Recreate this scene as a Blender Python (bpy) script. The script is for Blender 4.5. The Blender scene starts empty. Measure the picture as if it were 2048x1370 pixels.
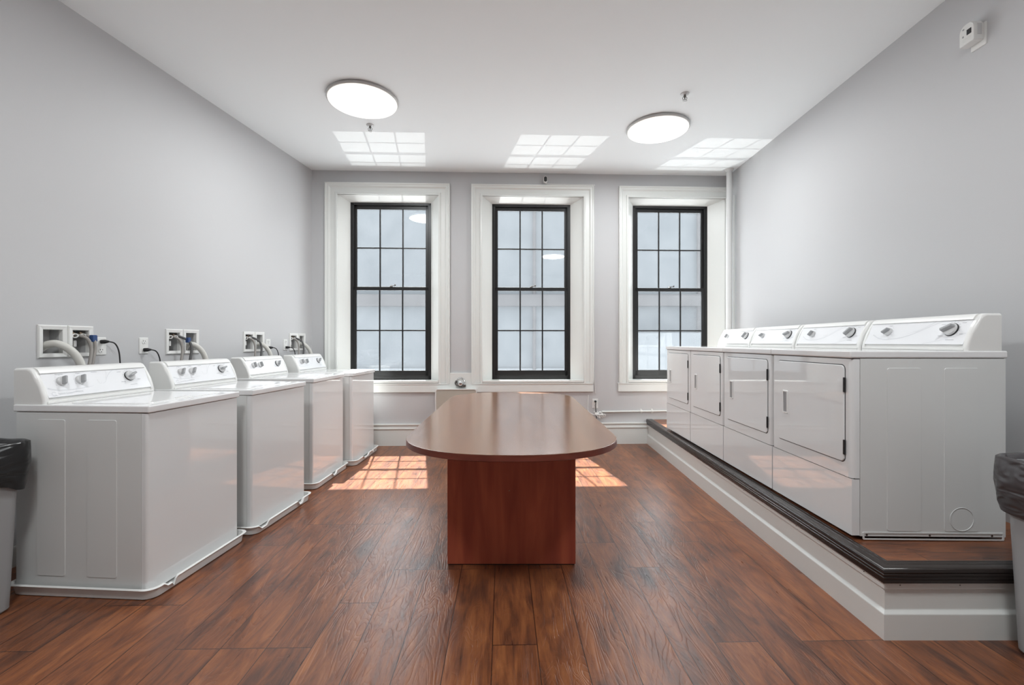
import bpy, bmesh, math, random
from mathutils import Vector, Matrix, noise
R = math.radians
C = bpy.context.scene.collection
SC = bpy.context.scene
random.seed(7)

# ---------------------------------------------------------------- camera
cam_d = bpy.data.cameras.new('camera'); cam = bpy.data.objects.new('camera', cam_d); C.objects.link(cam)
cam.location = (0, 0, 1.24); cam.rotation_euler = (R(90), 0, 0)
cam_d.sensor_width = 36; cam_d.lens = 905/2048*36; cam_d.clip_start = 0.05; cam_d.clip_end = 200
SC.camera = cam
# ---------------------------------------------------------------- sky, sun, exposure
SC.view_settings.view_transform = 'Standard'; SC.view_settings.look = 'None'
SC.view_settings.gamma = 1; SC.view_settings.use_curve_mapping = False
SC.view_settings.exposure = 0.68
W = bpy.data.worlds.new('sky'); SC.world = W; W.use_nodes = True
bg = W.node_tree.nodes['Background']; bg.inputs[0].default_value = (.95, .965, 1, 1); bg.inputs[1].default_value = 5.0
sd = bpy.data.lights.new('sun', 'SUN'); sun = bpy.data.objects.new('sun', sd); C.objects.link(sun)
sd.energy = 25; sd.angle = R(.6); sd.color = (1, .97, .95)
sun.rotation_euler = Vector((.197, -1, -1.62)).to_track_quat('-Z', 'Y').to_euler()
sun.location = (-2, 12, 14)
# sunlight thrown back up at the windows by something shiny far below in the street
gd = bpy.data.lights.new('street_glint', 'SPOT'); gl = bpy.data.objects.new('street_glint', gd); C.objects.link(gl)
gl.location = (-4.4, 23.6, -36.8)
gl.rotation_euler = (Vector((.3, 5.6, 2.0)) - Vector(gl.location)).to_track_quat('-Z', 'Y').to_euler()
gd.energy = 33000; gd.spot_size = R(16); gd.spot_blend = .3; gd.shadow_soft_size = .06; gd.color = (1, .98, .95)

CEIL = 3.302

# ---------------------------------------------------------------- materials
def mat(name, col, rough=.5, spec=.5, metal=0, coat=0, bump=None, emit=None):
    m = bpy.data.materials.new(name); m.use_nodes = True
    nt = m.node_tree; b = nt.nodes['Principled BSDF']
    b.inputs['Base Color'].default_value = (*col, 1); b.inputs['Roughness'].default_value = rough
    b.inputs['Specular IOR Level'].default_value = spec; b.inputs['Metallic'].default_value = metal
    b.inputs['Coat Weight'].default_value = coat
    if emit:
        b.inputs['Emission Color'].default_value = (*emit[0], 1); b.inputs['Emission Strength'].default_value = emit[1]
    if bump:
        tc = nt.nodes.new('ShaderNodeTexCoord'); n = nt.nodes.new('ShaderNodeTexNoise'); bp = nt.nodes.new('ShaderNodeBump')
        n.inputs['Scale'].default_value = bump[0]; n.inputs['Detail'].default_value = 3
        bp.inputs['Strength'].default_value = bump[1]; bp.inputs['Distance'].default_value = bump[2]
        nt.links.new(tc.outputs['Object'], n.inputs['Vector']); nt.links.new(n.outputs['Fac'], bp.inputs['Height'])
        nt.links.new(bp.outputs['Normal'], b.inputs['Normal'])
    return m

M = {}
M['wall'] = mat('wall_paint', (.555, .555, .562), .55, .3, bump=(180, .12, .002))
M['ceiling'] = mat('ceiling_paint', (.86, .885, .89), .8, .2, bump=(120, .05, .002))
M['trim'] = mat('trim_paint', (.75, .765, .74), .32, .5, bump=(60, .06, .002))
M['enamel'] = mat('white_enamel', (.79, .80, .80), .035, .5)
M['enamel'].node_tree.nodes['Principled BSDF'].inputs['IOR'].default_value = 1.85
M['enamel_top'] = mat('white_enamel_top', (.80, .80, .80), .06, .5)
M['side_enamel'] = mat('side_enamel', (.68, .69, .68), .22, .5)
M['plastic'] = mat('white_plastic', (.78, .78, .76), .3, .5)
M['panel'] = mat('console_facing', (.82, .825, .84), .12, .5)
M['swoosh'] = mat('console_print_pale', (.68, .69, .71), .2, .5)
M['print'] = mat('console_print_grey', (.42, .43, .45), .3, .4)
M['knob'] = mat('knob_grey', (.33, .335, .34), .35, .5)
M['knob_light'] = mat('knob_light_grey', (.60, .60, .60), .35, .5)
M['black'] = mat('black_plastic', (.012, .012, .013), .4, .5)
M['gap'] = mat('gap_shade_and_feet', (.08, .08, .08), .6, .3)  # dark tone stands in for shade in dryer gaps; also colours the feet
M['frame'] = mat('black_window_paint', (.012, .012, .012), .33, .5)
M['grey_hose'] = mat('grey_rubber_hose', (.30, .28, .26), .45, .4)
M['dark_hose'] = mat('dark_rubber_hose', (.10, .10, .10), .45, .4)
M['white_hose'] = mat('off_white_drain_hose', (.62, .61, .57), .4, .4)
M['blue'] = mat('blue_tag', (.03, .07, .20), .45, .4)
M['brass'] = mat('valve_metal', (.35, .27, .2), .35, .5, metal=1)
M['chrome'] = mat('chrome', (.75, .75, .75), .12, .5, metal=1)
M['dark_metal'] = mat('dark_metal', (.16, .15, .14), .3, .5, metal=1)
M['box_inside'] = mat('box_inside', (.50, .50, .50), .5, .4)
M['pipe'] = mat('pipe_paint', (.66, .66, .655), .4, .5)
M['beige'] = mat('radiator_beige', (.47, .44, .38), .4, .5)
M['bin'] = mat('grey_bin_plastic', (.36, .365, .37), .42, .4, bump=(300, .08, .001))
M['nosing'] = mat('dark_brown_rubber', (.022, .016, .014), .22, .5)
M['lamp'] = mat('lamp_diffuser', (.9, .9, .88), .5, .3, emit=((1, .96, .89), .50))
M['lamp_rim'] = mat('lamp_rim', (.55, .55, .54), .4, .4)
M['facade'] = mat('painted_facade', (.078, .087, .094), .8, .2)
M['facade_band'] = mat('facade_band', (.052, .050, .051), .8, .2)
M['facade_pale'] = mat('facade_pale', (.105, .115, .123), .8, .2)
M['facade_glass'] = mat('facade_glass', (.05, .06, .07), .1, .5)

def bag_mat(name, col, rough):
    m = mat(name, col, rough, .6)
    nt = m.node_tree; b = nt.nodes['Principled BSDF']
    tc = nt.nodes.new('ShaderNodeTexCoord'); n = nt.nodes.new('ShaderNodeTexNoise'); bp = nt.nodes.new('ShaderNodeBump')
    mp = nt.nodes.new('ShaderNodeMapping'); mp.inputs['Scale'].default_value = (.8, .8, 2.0); mp.inputs['Rotation'].default_value = (.5, .4, 0)
    n.inputs['Scale'].default_value = 6; n.inputs['Detail'].default_value = 1; n.inputs['Distortion'].default_value = 2.2
    bp.inputs['Strength'].default_value = .9; bp.inputs['Distance'].default_value = .02
    nt.links.new(tc.outputs['Object'], mp.inputs[0]); nt.links.new(mp.outputs[0], n.inputs['Vector'])
    nt.links.new(n.outputs['Fac'], bp.inputs['Height']); nt.links.new(bp.outputs['Normal'], b.inputs['Normal'])
    return m
M['bag'] = bag_mat('black_bag_film', (.012, .012, .013), .22)
M['bag_grey'] = bag_mat('smoky_bag_film', (.07, .065, .068), .2)

def node_helpers(nt):
    def N(t, **kw):
        n = nt.nodes.new(t)
        for k, v in kw.items(): setattr(n, k, v)
        return n
    def L(a, b): nt.links.new(a, b)
    def mth(op, a, b=None, c=None):
        n = N('ShaderNodeMath', operation=op)
        for i, v in enumerate((a, b, c)):
            if v is None: continue
            if isinstance(v, (int, float)): n.inputs[i].default_value = v
            else: L(v, n.inputs[i])
        return n.outputs[0]
    return N, L, mth

def plank_mat(name, rot, px=0.0, py=0.0):
    m = mat(name, (.2, .08, .04), .35, .5); nt = m.node_tree; b = nt.nodes['Principled BSDF']
    N, L, mth = node_helpers(nt)
    tc = N('ShaderNodeTexCoord'); mp = N('ShaderNodeMapping'); mp.inputs['Rotation'].default_value = (0, 0, rot)
    mp.inputs['Location'].default_value = (px, py, 0)
    L(tc.outputs['Object'], mp.inputs[0]); sp = N('ShaderNodeSeparateXYZ'); L(mp.outputs[0], sp.inputs[0])
    x, y = sp.outputs[0], sp.outputs[1]
    PW, PL = .1835, 1.25
    xr = mth('DIVIDE', x, PW); row = mth('FLOOR', xr); fx = mth('FRACT', xr)
    wn = N('ShaderNodeTexWhiteNoise', noise_dimensions='1D'); L(row, wn.inputs['W'])
    off = mth('MULTIPLY', mth('FLOOR', mth('MULTIPLY', wn.outputs['Value'], 4)), .3125)
    yr = mth('DIVIDE', mth('ADD', y, off), PL); pl = mth('FLOOR', yr); fy = mth('FRACT', yr)
    cid = N('ShaderNodeCombineXYZ'); L(row, cid.inputs[0]); L(pl, cid.inputs[1])
    wn2 = N('ShaderNodeTexWhiteNoise', noise_dimensions='3D'); L(cid.outputs[0], wn2.inputs['Vector'])
    rnd = wn2.outputs['Value']
    def coords(sx, sy):
        c = N('ShaderNodeCombineXYZ'); L(mth('MULTIPLY', x, sx), c.inputs[0]); L(mth('MULTIPLY', y, sy), c.inputs[1])
        L(mth('MULTIPLY', rnd, 37), c.inputs[2]); return c.outputs[0]
    def nz(vec, sc, det, dist, rg=.55):
        n = N('ShaderNodeTexNoise'); L(vec, n.inputs['Vector']); n.inputs['Scale'].default_value = sc
        n.inputs['Detail'].default_value = det; n.inputs['Distortion'].default_value = dist; n.inputs['Roughness'].default_value = rg
        return n.outputs['Fac']
    streak = nz(coords(9, 1.7), 1.5, 6, 1.5, .60)
    fine = nz(coords(90, 6), 1.0, 4, .8)
    blotch = nz(coords(5, 2.2), 1.3, 3, 1.0)
    # knots
    vo = N('ShaderNodeTexVoronoi'); L(coords(4.5, 1.6), vo.inputs['Vector']); vo.inputs['Scale'].default_value = 1.0
    knot = mth('SMOOTH_MIN', mth('MULTIPLY', vo.outputs['Distance'], 3.2), 1.0, .2)
    f = mth('ADD', mth('MULTIPLY', streak, .72), mth('MULTIPLY', blotch, .34))
    f = mth('ADD', f, mth('MULTIPLY', fine, .26))
    f = mth('ADD', f, mth('MULTIPLY', rnd, .10))
    f = mth('SUBTRACT', f, .19)
    f = mth('MULTIPLY', f, mth('ADD', mth('MULTIPLY', knot, .35), .65))
    cr = N('ShaderNodeValToRGB'); e = cr.color_ramp.elements
    e[0].position = .27; e[0].color = (.045, .018, .013, 1); e[1].position = .74; e[1].color = (.34, .125, .045, 1)
    a = cr.color_ramp.elements.new(.39); a.color = (.105, .040, .022, 1)
    a = cr.color_ramp.elements.new(.53); a.color = (.20, .068, .028, 1)
    L(f, cr.inputs[0])
    gx = mth('MINIMUM', fx, mth('SUBTRACT', 1, fx)); gy = mth('MINIMUM', fy, mth('SUBTRACT', 1, fy))
    gapx = mth('LESS_THAN', gx, .011); gapy = mth('LESS_THAN', gy, .0016)
    gap = mth('MAXIMUM', gapx, gapy)
    mx = N('ShaderNodeMix', data_type='RGBA'); L(mth('MULTIPLY', gap, .85), mx.inputs[0]); L(cr.outputs[0], mx.inputs[6]); mx.inputs[7].default_value = (.02, .008, .006, 1)
    L(mx.outputs[2], b.inputs['Base Color'])
    # embossed grain: contour lines of a stretched noise
    cont = mth('POWER', mth('ABSOLUTE', mth('SINE', mth('MULTIPLY', nz(coords(7, 1.3), 1.0, 2.5, .7), 60))), .35)
    msk = mth('MULTIPLY', mth('GREATER_THAN', blotch, .5), cont)
    h = mth('ADD', mth('MULTIPLY', fine, .9), mth('MULTIPLY', cont, .55))
    h = mth('ADD', h, mth('MULTIPLY', msk, .7))
    h = mth('SUBTRACT', h, mth('MULTIPLY', gap, 2.0))
    bp = N('ShaderNodeBump'); bp.inputs['Strength'].default_value = .55; bp.inputs['Distance'].default_value = .0011
    L(h, bp.inputs['Height']); L(bp.outputs[0], b.inputs['Normal'])
    b.inputs['IOR'].default_value = 1.58
    ro = mth('ADD', mth('MULTIPLY', fine, .18), .22); L(ro, b.inputs['Roughness'])
    return m
M['floor'] = plank_mat('plank_floor', R(-1.15), px=.043, py=.02)
M['deck'] = plank_mat('plank_deck', R(91), px=.05, py=.1)

def laminate(name, c0, c1, axis, rough):
    m = mat(name, c0, rough, .5); nt = m.node_tree; b = nt.nodes['Principled BSDF']; N, L, mth = node_helpers(nt)
    tc = N('ShaderNodeTexCoord'); mp = N('ShaderNodeMapping'); mp.inputs['Scale'].default_value = axis; L(tc.outputs['Object'], mp.inputs[0])
    n = N('ShaderNodeTexNoise'); n.inputs['Scale'].default_value = 1; n.inputs['Detail'].default_value = 6; n.inputs['Distortion'].default_value = .5
    L(mp.outputs[0], n.inputs['Vector'])
    cr = N('ShaderNodeValToRGB'); cr.color_ramp.elements[0].position = .32; cr.color_ramp.elements[1].position = .7
    cr.color_ramp.elements[0].color = (*c0, 1); cr.color_ramp.elements[1].color = (*c1, 1)
    L(n.outputs[0], cr.inputs[0]); L(cr.outputs[0], b.inputs['Base Color'])
    return m
M['table_top'] = laminate('cherry_laminate_top', (.19, .082, .036), (.26, .12, .055), (14, 1.5, 10), .20)
M['table_top'].node_tree.nodes['Principled BSDF'].inputs['IOR'].default_value = 2.15
M['table_edge'] = laminate('cherry_edge_band', (.13, .030, .02), (.19, .048, .03), (6, 6, 30), .35)
M['table_panel'] = laminate('cherry_laminate_panel', (.32, .064, .038), (.52, .125, .062), (14, 14, 1.6), .33)

def glass_mat(name, dust, seed, fine=0.0):
    m = bpy.data.materials.new(name); m.use_nodes = True; nt = m.node_tree; nt.nodes.clear(); N, L, mth = node_helpers(nt)
    out = N('ShaderNodeOutputMaterial'); tr = N('ShaderNodeBsdfTransparent'); gl_ = N('ShaderNodeBsdfGlossy'); tl = N('ShaderNodeBsdfTranslucent')
    tr.inputs[0].default_value = (.93, .95, .95, 1); gl_.inputs['Roughness'].default_value = .02
    tl.inputs[0].default_value = (.80, .84, .88, 1)
    lw_ = N('ShaderNodeLayerWeight'); lw_.inputs[0].default_value = .5
    fr_ = mth('MULTIPLY_ADD', mth('POWER', lw_.outputs['Facing'], 5), .9, .04)
    tc = N('ShaderNodeTexCoord'); n = N('ShaderNodeTexNoise'); n.inputs['Scale'].default_value = 5; n.inputs['Detail'].default_value = 6
    mp = N('ShaderNodeMapping'); mp.inputs['Location'].default_value = (seed, seed, 0); L(tc.outputs['Object'], mp.inputs[0]); L(mp.outputs[0], n.inputs['Vector'])
    m1 = N('ShaderNodeMixShader'); L(mth('MULTIPLY_ADD', n.outputs[0], dust*1.2, dust*.4), m1.inputs[0]); L(tr.outputs[0], m1.inputs[1]); L(tl.outputs[0], m1.inputs[2])
    m2 = N('ShaderNodeMixShader'); L(fr_, m2.inputs[0]); L(m1.outputs[0], m2.inputs[1]); L(gl_.outputs[0], m2.inputs[2])
    L(m2.outputs[0], out.inputs[0])
    return m
M['glass'] = glass_mat('dusty_window_glass', .016, 3)
def screen_mat():
    m = bpy.data.materials.new('insect_screen_mesh'); m.use_nodes = True; nt = m.node_tree; nt.nodes.clear(); N, L, mth = node_helpers(nt)
    out = N('ShaderNodeOutputMaterial'); tr = N('ShaderNodeBsdfTransparent'); df = N('ShaderNodeBsdfDiffuse'); tl = N('ShaderNodeBsdfTranslucent')
    df.inputs[0].default_value = (.06, .06, .065, 1); tl.inputs[0].default_value = (.05, .055, .06, 1)
    tc = N('ShaderNodeTexCoord'); sp = N('ShaderNodeSeparateXYZ'); L(tc.outputs['Object'], sp.inputs[0])
    w = mth('MULTIPLY_ADD', mth('SINE', mth('MULTIPLY', sp.outputs[0], 420)), .05, .22)
    a = N('ShaderNodeMixShader'); a.inputs[0].default_value = .5; L(df.outputs[0], a.inputs[1]); L(tl.outputs[0], a.inputs[2])
    b = N('ShaderNodeMixShader'); L(w, b.inputs[0]); L(tr.outputs[0], b.inputs[1]); L(a.outputs[0], b.inputs[2]); L(b.outputs[0], out.inputs[0])
    return m
M['screen'] = screen_mat()

# ---------------------------------------------------------------- mesh helpers
def link(name, bm, m, parent=None, smooth=True):
    me = bpy.data.meshes.new(name); bmesh.ops.recalc_face_normals(bm, faces=bm.faces); bm.to_mesh(me); bm.free()
    for mm in (m if isinstance(m, (list, tuple)) else [m]): me.materials.append(M[mm])
    if smooth:
        me.shade_smooth(); me.set_sharp_from_angle(angle=R(38))
    o = bpy.data.objects.new(name, me); C.objects.link(o)
    if smooth:
        wn = o.modifiers.new('weighted_normal', 'WEIGHTED_NORMAL'); wn.keep_sharp = True; wn.weight = 60
    if parent: o.parent = parent
    return o
def B(): return bmesh.new()
def box(bm, x0, x1, y0, y1, z0, z1, bev=0, seg=2, mi=0, only=None):
    t = bmesh.new(); bmesh.ops.create_cube(t, size=1)
    for v in t.verts: v.co = Vector(((x0+x1)/2+v.co.x*(x1-x0), (y0+y1)/2+v.co.y*(y1-y0), (z0+z1)/2+v.co.z*(z1-z0)))
    if bev:
        es = [e for e in t.edges if only is None or only((e.verts[0].co+e.verts[1].co)/2, (e.verts[1].co-e.verts[0].co))]
        bmesh.ops.bevel(t, geom=es, offset=bev, segments=seg, profile=.5, affect='EDGES')
    merge(bm, t, mi=mi)
def merge(bm, t, mx=None, mi=0):
    mp = {}
    for v in t.verts: mp[v] = bm.verts.new(mx @ v.co if mx else v.co)
    for f in t.faces:
        try:
            g = bm.faces.new([mp[v] for v in f.verts]); g.material_index = mi
        except ValueError: pass
    t.free()
def loft(bm, loops, cap0=True, cap1=True, closed=True, mi=0):
    vs = [[bm.verts.new(p) for p in l] for l in loops]
    n = len(vs[0])
    for a, b in zip(vs, vs[1:]):
        for i in range(n if closed else n-1):
            j = (i+1) % n
            try: bm.faces.new((a[i], a[j], b[j], b[i])).material_index = mi
            except ValueError: pass
    if cap0: bm.faces.new(vs[0][::-1]).material_index = mi
    if cap1: bm.faces.new(vs[-1]).material_index = mi
def rrect(w, h, r, n=5, cx=0, cy=0):
    pts = []
    for (sx, sy, a0) in ((1, 1, 0), (-1, 1, 90), (-1, -1, 180), (1, -1, 270)):
        for k in range(n+1):
            a = R(a0+90*k/n); pts.append((cx+sx*(w/2-r)+r*math.cos(a), cy+sy*(h/2-r)+r*math.sin(a)))
    return pts
def plate(bm, w, h, r, d, bev, f, cx=0, cy=0, n=5, mi=0):
    """rounded rectangle plate; f maps (u, v, depth) to a point"""
    L0 = rrect(w, h, r, n, cx, cy); L2 = rrect(w-2*bev, h-2*bev, max(r-bev, .0005), n, cx, cy)
    loft(bm, [[f(u, v, 0) for u, v in L0], [f(u, v, d-bev) for u, v in L0], [f(u, v, d) for u, v in L2]], mi=mi)
def ring_plate(bm, w, h, r, iw, ih, ir, d, f, cx=0, cy=0, n=5, mi=0, chamf=.0, icx=None, icy=None):
    O = rrect(w, h, r, n, cx, cy); I = rrect(iw, ih, ir, n, cx if icx is None else icx, cy if icy is None else icy)
    O2 = rrect(w-2*chamf, h-2*chamf, max(r-chamf, .0005), n, cx, cy) if chamf else O
    loft(bm, [[f(u, v, 0) for u, v in I], [f(u, v, 0) for u, v in O], [f(u, v, d) for u, v in O2], [f(u, v, d) for u, v in I], [f(u, v, 0) for u, v in I]], False, False, mi=mi)
def lathe(bm, prof, mx=None, n=28, cap=True, mi=0):
    mx = mx or Matrix()
    loops = [[mx @ Vector((r*math.cos(2*math.pi*i/n), r*math.sin(2*math.pi*i/n), z)) for i in range(n)] for r, z in prof]
    loft(bm, loops, cap, cap, mi=mi)
def catmull(P, k=6):
    P = [Vector(p) for p in P]; Q = [P[0]*2-P[1]]+P+[P[-1]*2-P[-2]]; out = []
    for i in range(1, len(Q)-2):
        a, b, c, d = Q[i-1:i+3]
        for j in range(k):
            t = j/k; out.append(.5*((2*b)+(c-a)*t+(2*a-5*b+4*c-d)*t*t+(3*b-3*c+d-a)*t**3))
    out.append(P[-1]); return out
def tube(bm, P, r, n=10, k=6, mi=0, rf=None):
    pts = catmull(P, k) if k else [Vector(p) for p in P]
    t0 = (pts[1]-pts[0]).normalized(); u = t0.orthogonal().normalized(); loops = []
    for i, p in enumerate(pts):
        t = (pts[min(i+1, len(pts)-1)]-pts[max(i-1, 0)]).normalized()
        u = (u-t*u.dot(t)).normalized(); v = t.cross(u)
        rr = rf(i/(len(pts)-1)) if rf else r
        loops.append([p+u*rr*math.cos(2*math.pi*a/n)+v*rr*math.sin(2*math.pi*a/n) for a in range(n)])
    loft(bm, loops, mi=mi)
def sweep(bm, path, prof, closed=True, mi=0):
    """path: 2D points; prof: (offset to the left of travel, z); mitred"""
    P = [Vector(p) for p in path]; loops = []
    for i, p in enumerate(P):
        d0 = (P[i]-P[i-1]).normalized() if i else (P[1]-P[0]).normalized()
        d1 = (P[i+1]-P[i]).normalized() if i < len(P)-1 else d0
        n0 = Vector((-d0.y, d0.x)); n1 = Vector((-d1.y, d1.x)); m = (n0+n1); m = m/m.dot(n0)
        loops.append([Vector((p.x+m.x*o, p.y+m.y*o, z)) for o, z in prof])
    loft(bm, loops, mi=mi)

def tag(o, label, cat, group=None):
    o['label'] = label; o['category'] = cat
    if group: o['group'] = group
    return o
def thing(name, label, cat, loc, rz=0, group=None):
    o = bpy.data.objects.new(name, None); o.empty_display_size = .1; C.objects.link(o)
    o.location = loc; o.rotation_euler = (0, 0, rz); return tag(o, label, cat, group)
def struct(name, bm, m, loc=None, rz=0, parent=None, smooth=True):
    o = link(name, bm, m, parent, smooth)
    if not parent: o['kind'] = 'structure'
    if loc: o.location = loc
    o.rotation_euler = (0, 0, rz); return o
def copy_tree(o, parent=None):
    c = o.copy(); C.objects.link(c)
    if parent: c.parent = parent
    for ch in list(o.children): copy_tree(ch, c)
    return c

# ---------------------------------------------------------------- room shell
A_L = math.atan(.126); A_B = math.atan(.0383); A_R = math.atan(.0226)
RL = R(90)-A_L; RB = A_B; RR = R(-90)-A_R
def wallL(Y, z=0, out=0.0):   # point on the left wall, `out` metres into the room
    return Vector((-3.076+.126*Y+out*math.cos(A_L), Y-out*math.sin(A_L), z))
def sL(Y): return (Y+2.6)/math.cos(A_L)
OB = Vector((-2.394, 5.41, 0))
def uB(X): return (X+2.394)/math.cos(A_B)
def Rx(Y): return 2.61+.0226*(Y-2.728)

bm = B()
for z0, z1 in ((-.06, 0),):
    loft(bm, [[Vector((-3.6, -2.8, z0)), Vector((2.8, -2.8, z0)), Vector((2.9, 5.75, z0)), Vector((-2.5, 5.55, z0))],
              [Vector((-3.6, -2.8, z1)), Vector((2.8, -2.8, z1)), Vector((2.9, 5.75, z1)), Vector((-2.5, 5.55, z1))]])
struct('floor', bm, 'floor', smooth=False)
bm = B()
loft(bm, [[Vector((-3.6, -2.8, z)), Vector((2.8, -2.8, z)), Vector((2.9, 5.75, z)), Vector((-2.5, 5.55, z))] for z in (CEIL, CEIL+.1)])
struct('ceiling', bm, 'ceiling', smooth=False)

def holed_wall(bm, x0, x1, z0, z1, t, holes):
    xs = sorted({x0, x1, *[h[0] for h in holes], *[h[1] for h in holes]}); zs = sorted({z0, z1, *[h[2] for h in holes], *[h[3] for h in holes]})
    inside = lambda x, z: any(h[0] < x < h[1] and h[2] < z < h[3] for h in holes)
    for a, b in zip(xs, xs[1:]):
        for c, d in zip(zs, zs[1:]):
            if inside((a+b)/2, (c+d)/2): continue
            for y in (0, t): bm.faces.new([bm.verts.new(p) for p in ((a, y, c), (b, y, c), (b, y, d), (a, y, d))])
    for h in holes:
        a, b, c, d = h[:4]
        for q in (((a, 0, c), (a, t, c), (a, t, d), (a, 0, d)), ((b, 0, c), (b, t, c), (b, t, d), (b, 0, d)),
                  ((a, 0, c), (b, 0, c), (b, t, c), (a, t, c)), ((a, 0, d), (b, 0, d), (b, t, d), (a, t, d))):
            bm.faces.new([bm.verts.new(p) for p in q])

# windows on the far wall: casing outer, opening, sash (left, right)
WIN = [dict(co=(-2.230, -.750), op=(-2.088, -.886), sa=(-1.974, -.992)),
       dict(co=(-.491, .992), op=(-.357, .872), sa=(-.242, .733)),
       dict(co=(1.307, 2.668), op=(1.424, 2.637), sa=(1.519, 2.471))]
Z_CT, Z_OT, Z_ST, Z_SB, Z_SILL, Z_CB = 3.15, 3.015, 2.957, .812, .782, .748
TW = .17
bm = B()
holed_wall(bm, 0, uB(2.69), 0, CEIL, TW, [(uB(w['op'][0]), uB(w['op'][1]), Z_SILL-.02, Z_OT) for w in WIN])
struct('wall_back', bm, 'wall', OB, RB, smooth=False)

BOX_Y = [(2.614, 2.772, 2.923), (3.445, 3.600, 3.757), (4.268, 4.422, 4.563), (4.971, 5.128, 5.272)]
holes = []
for a, b, c in BOX_Y:
    for p, q in ((a, b), (b, c)): holes.append((sL(p)+.022, sL(q)-.022, 1.172, 1.318))
bm = B(); holed_wall(bm, 0, sL(5.43), 0, CEIL, .12, holes)
struct('wall_left', bm, 'wall', wallL(-2.6), RL, smooth=False)
bm = B(); box(bm, 0, 8.35, 0, .12, 0, CEIL)
struct('wall_right', bm, 'wall', (Rx(5.66), 5.66, 0), RR, smooth=False)
# rear wall behind the camera
bm = B(); box(bm, -3.5, 2.6, 0, .15, 0, CEIL)
struct('wall_rear', bm, 'wall', (0, -2.75, 0), smooth=False)

# far wall: mouldings
def backpt(u, d, z):  # local frame of far wall -> kept local, objects carry the transform
    return Vector((u, -d, z))
CAS = [(0, 0), (.012, 0), (.012, .0)]
def casing(idx, w):
    """moulded casing around the opening plus splayed reveal, stool and apron"""
    bm = B()
    o0, o1 = uB(w['co'][0]), uB(w['co'][1]); i0, i1 = uB(w['op'][0]), uB(w['op'][1])
    # profile across the casing from outer edge (t=0) to inner edge (t=1): (t, projection)
    prof = [(0, 0), (0, .040), (.10, .042), (.16, .034), (.30, .034), (.38, .024), (.42, .018), (.78, .018), (.82, .030), (.93, .034), (1.0, .030), (1.0, -.004)]
    loops = []
    for t, d in prof:
        a = o0+(i0-o0)*t; b = o1+(i1-o1)*t; zt = Z_CT+(Z_OT-Z_CT)*t
        loops.append([backpt(a, d, Z_CB), backpt(a, d, zt), backpt(b, d, zt), backpt(b, d, Z_CB)])
    vs = [[bm.verts.new(p) for p in l] for l in loops]
    for A_, B_ in zip(vs, vs[1:]):
        for k in range(3): bm.faces.new((A_[k], A_[k+1], B_[k+1], B_[k]))
    for k in (0, 3): bm.faces.new([l[k] for l in vs])
    struct('trim_%d' % idx, bm, 'trim', OB, RB)
    # splayed reveal lining
    bm = B(); s0, s1 = uB(w['sa'][0]), uB(w['sa'][1])
    A1 = [(i0, .0, Z_SILL), (i0, 0, Z_OT), (i1, 0, Z_OT), (i1, 0, Z_SILL)]
    A2 = [(s0, .118, Z_SILL), (s0, .118, Z_ST), (s1, .118, Z_ST), (s1, .118, Z_SILL)]
    A0 = [(i0, -.012, Z_SILL), (i0, -.012, Z_OT), (i1, -.012, Z_OT), (i1, -.012, Z_SILL)]
    va, vb, vc = ([bm.verts.new(p) for p in q] for q in (A0, A1, A2))
    for k in range(3):
        bm.faces.new((va[k], va[k+1], vb[k+1], vb[k])); bm.faces.new((vb[k], vb[k+1], vc[k+1], vc[k]))
    struct('trim_%d' % (idx+3), bm, 'trim', OB, RB)
    # stool and apron
    bm = B()
    e = .006 if idx < 3 else 0
    box(bm, i0+.002, i1-.002, -.036, .165, Z_SILL-.030, Z_SILL, .004)
    box(bm, (o0-.012 if idx == 3 else o0), min(o1, uB(2.665)), -.028, 0, .640, Z_CB, .005)
    box(bm, (o0-.016 if idx == 3 else o0), min(o1, uB(2.665)), -.034, 0, Z_CB-.014, Z_CB, .003)
    struct('trim_%d' % (idx+6), bm, 'trim', OB, RB)
for k, w in enumerate(WIN): casing(k+1, w)

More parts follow.
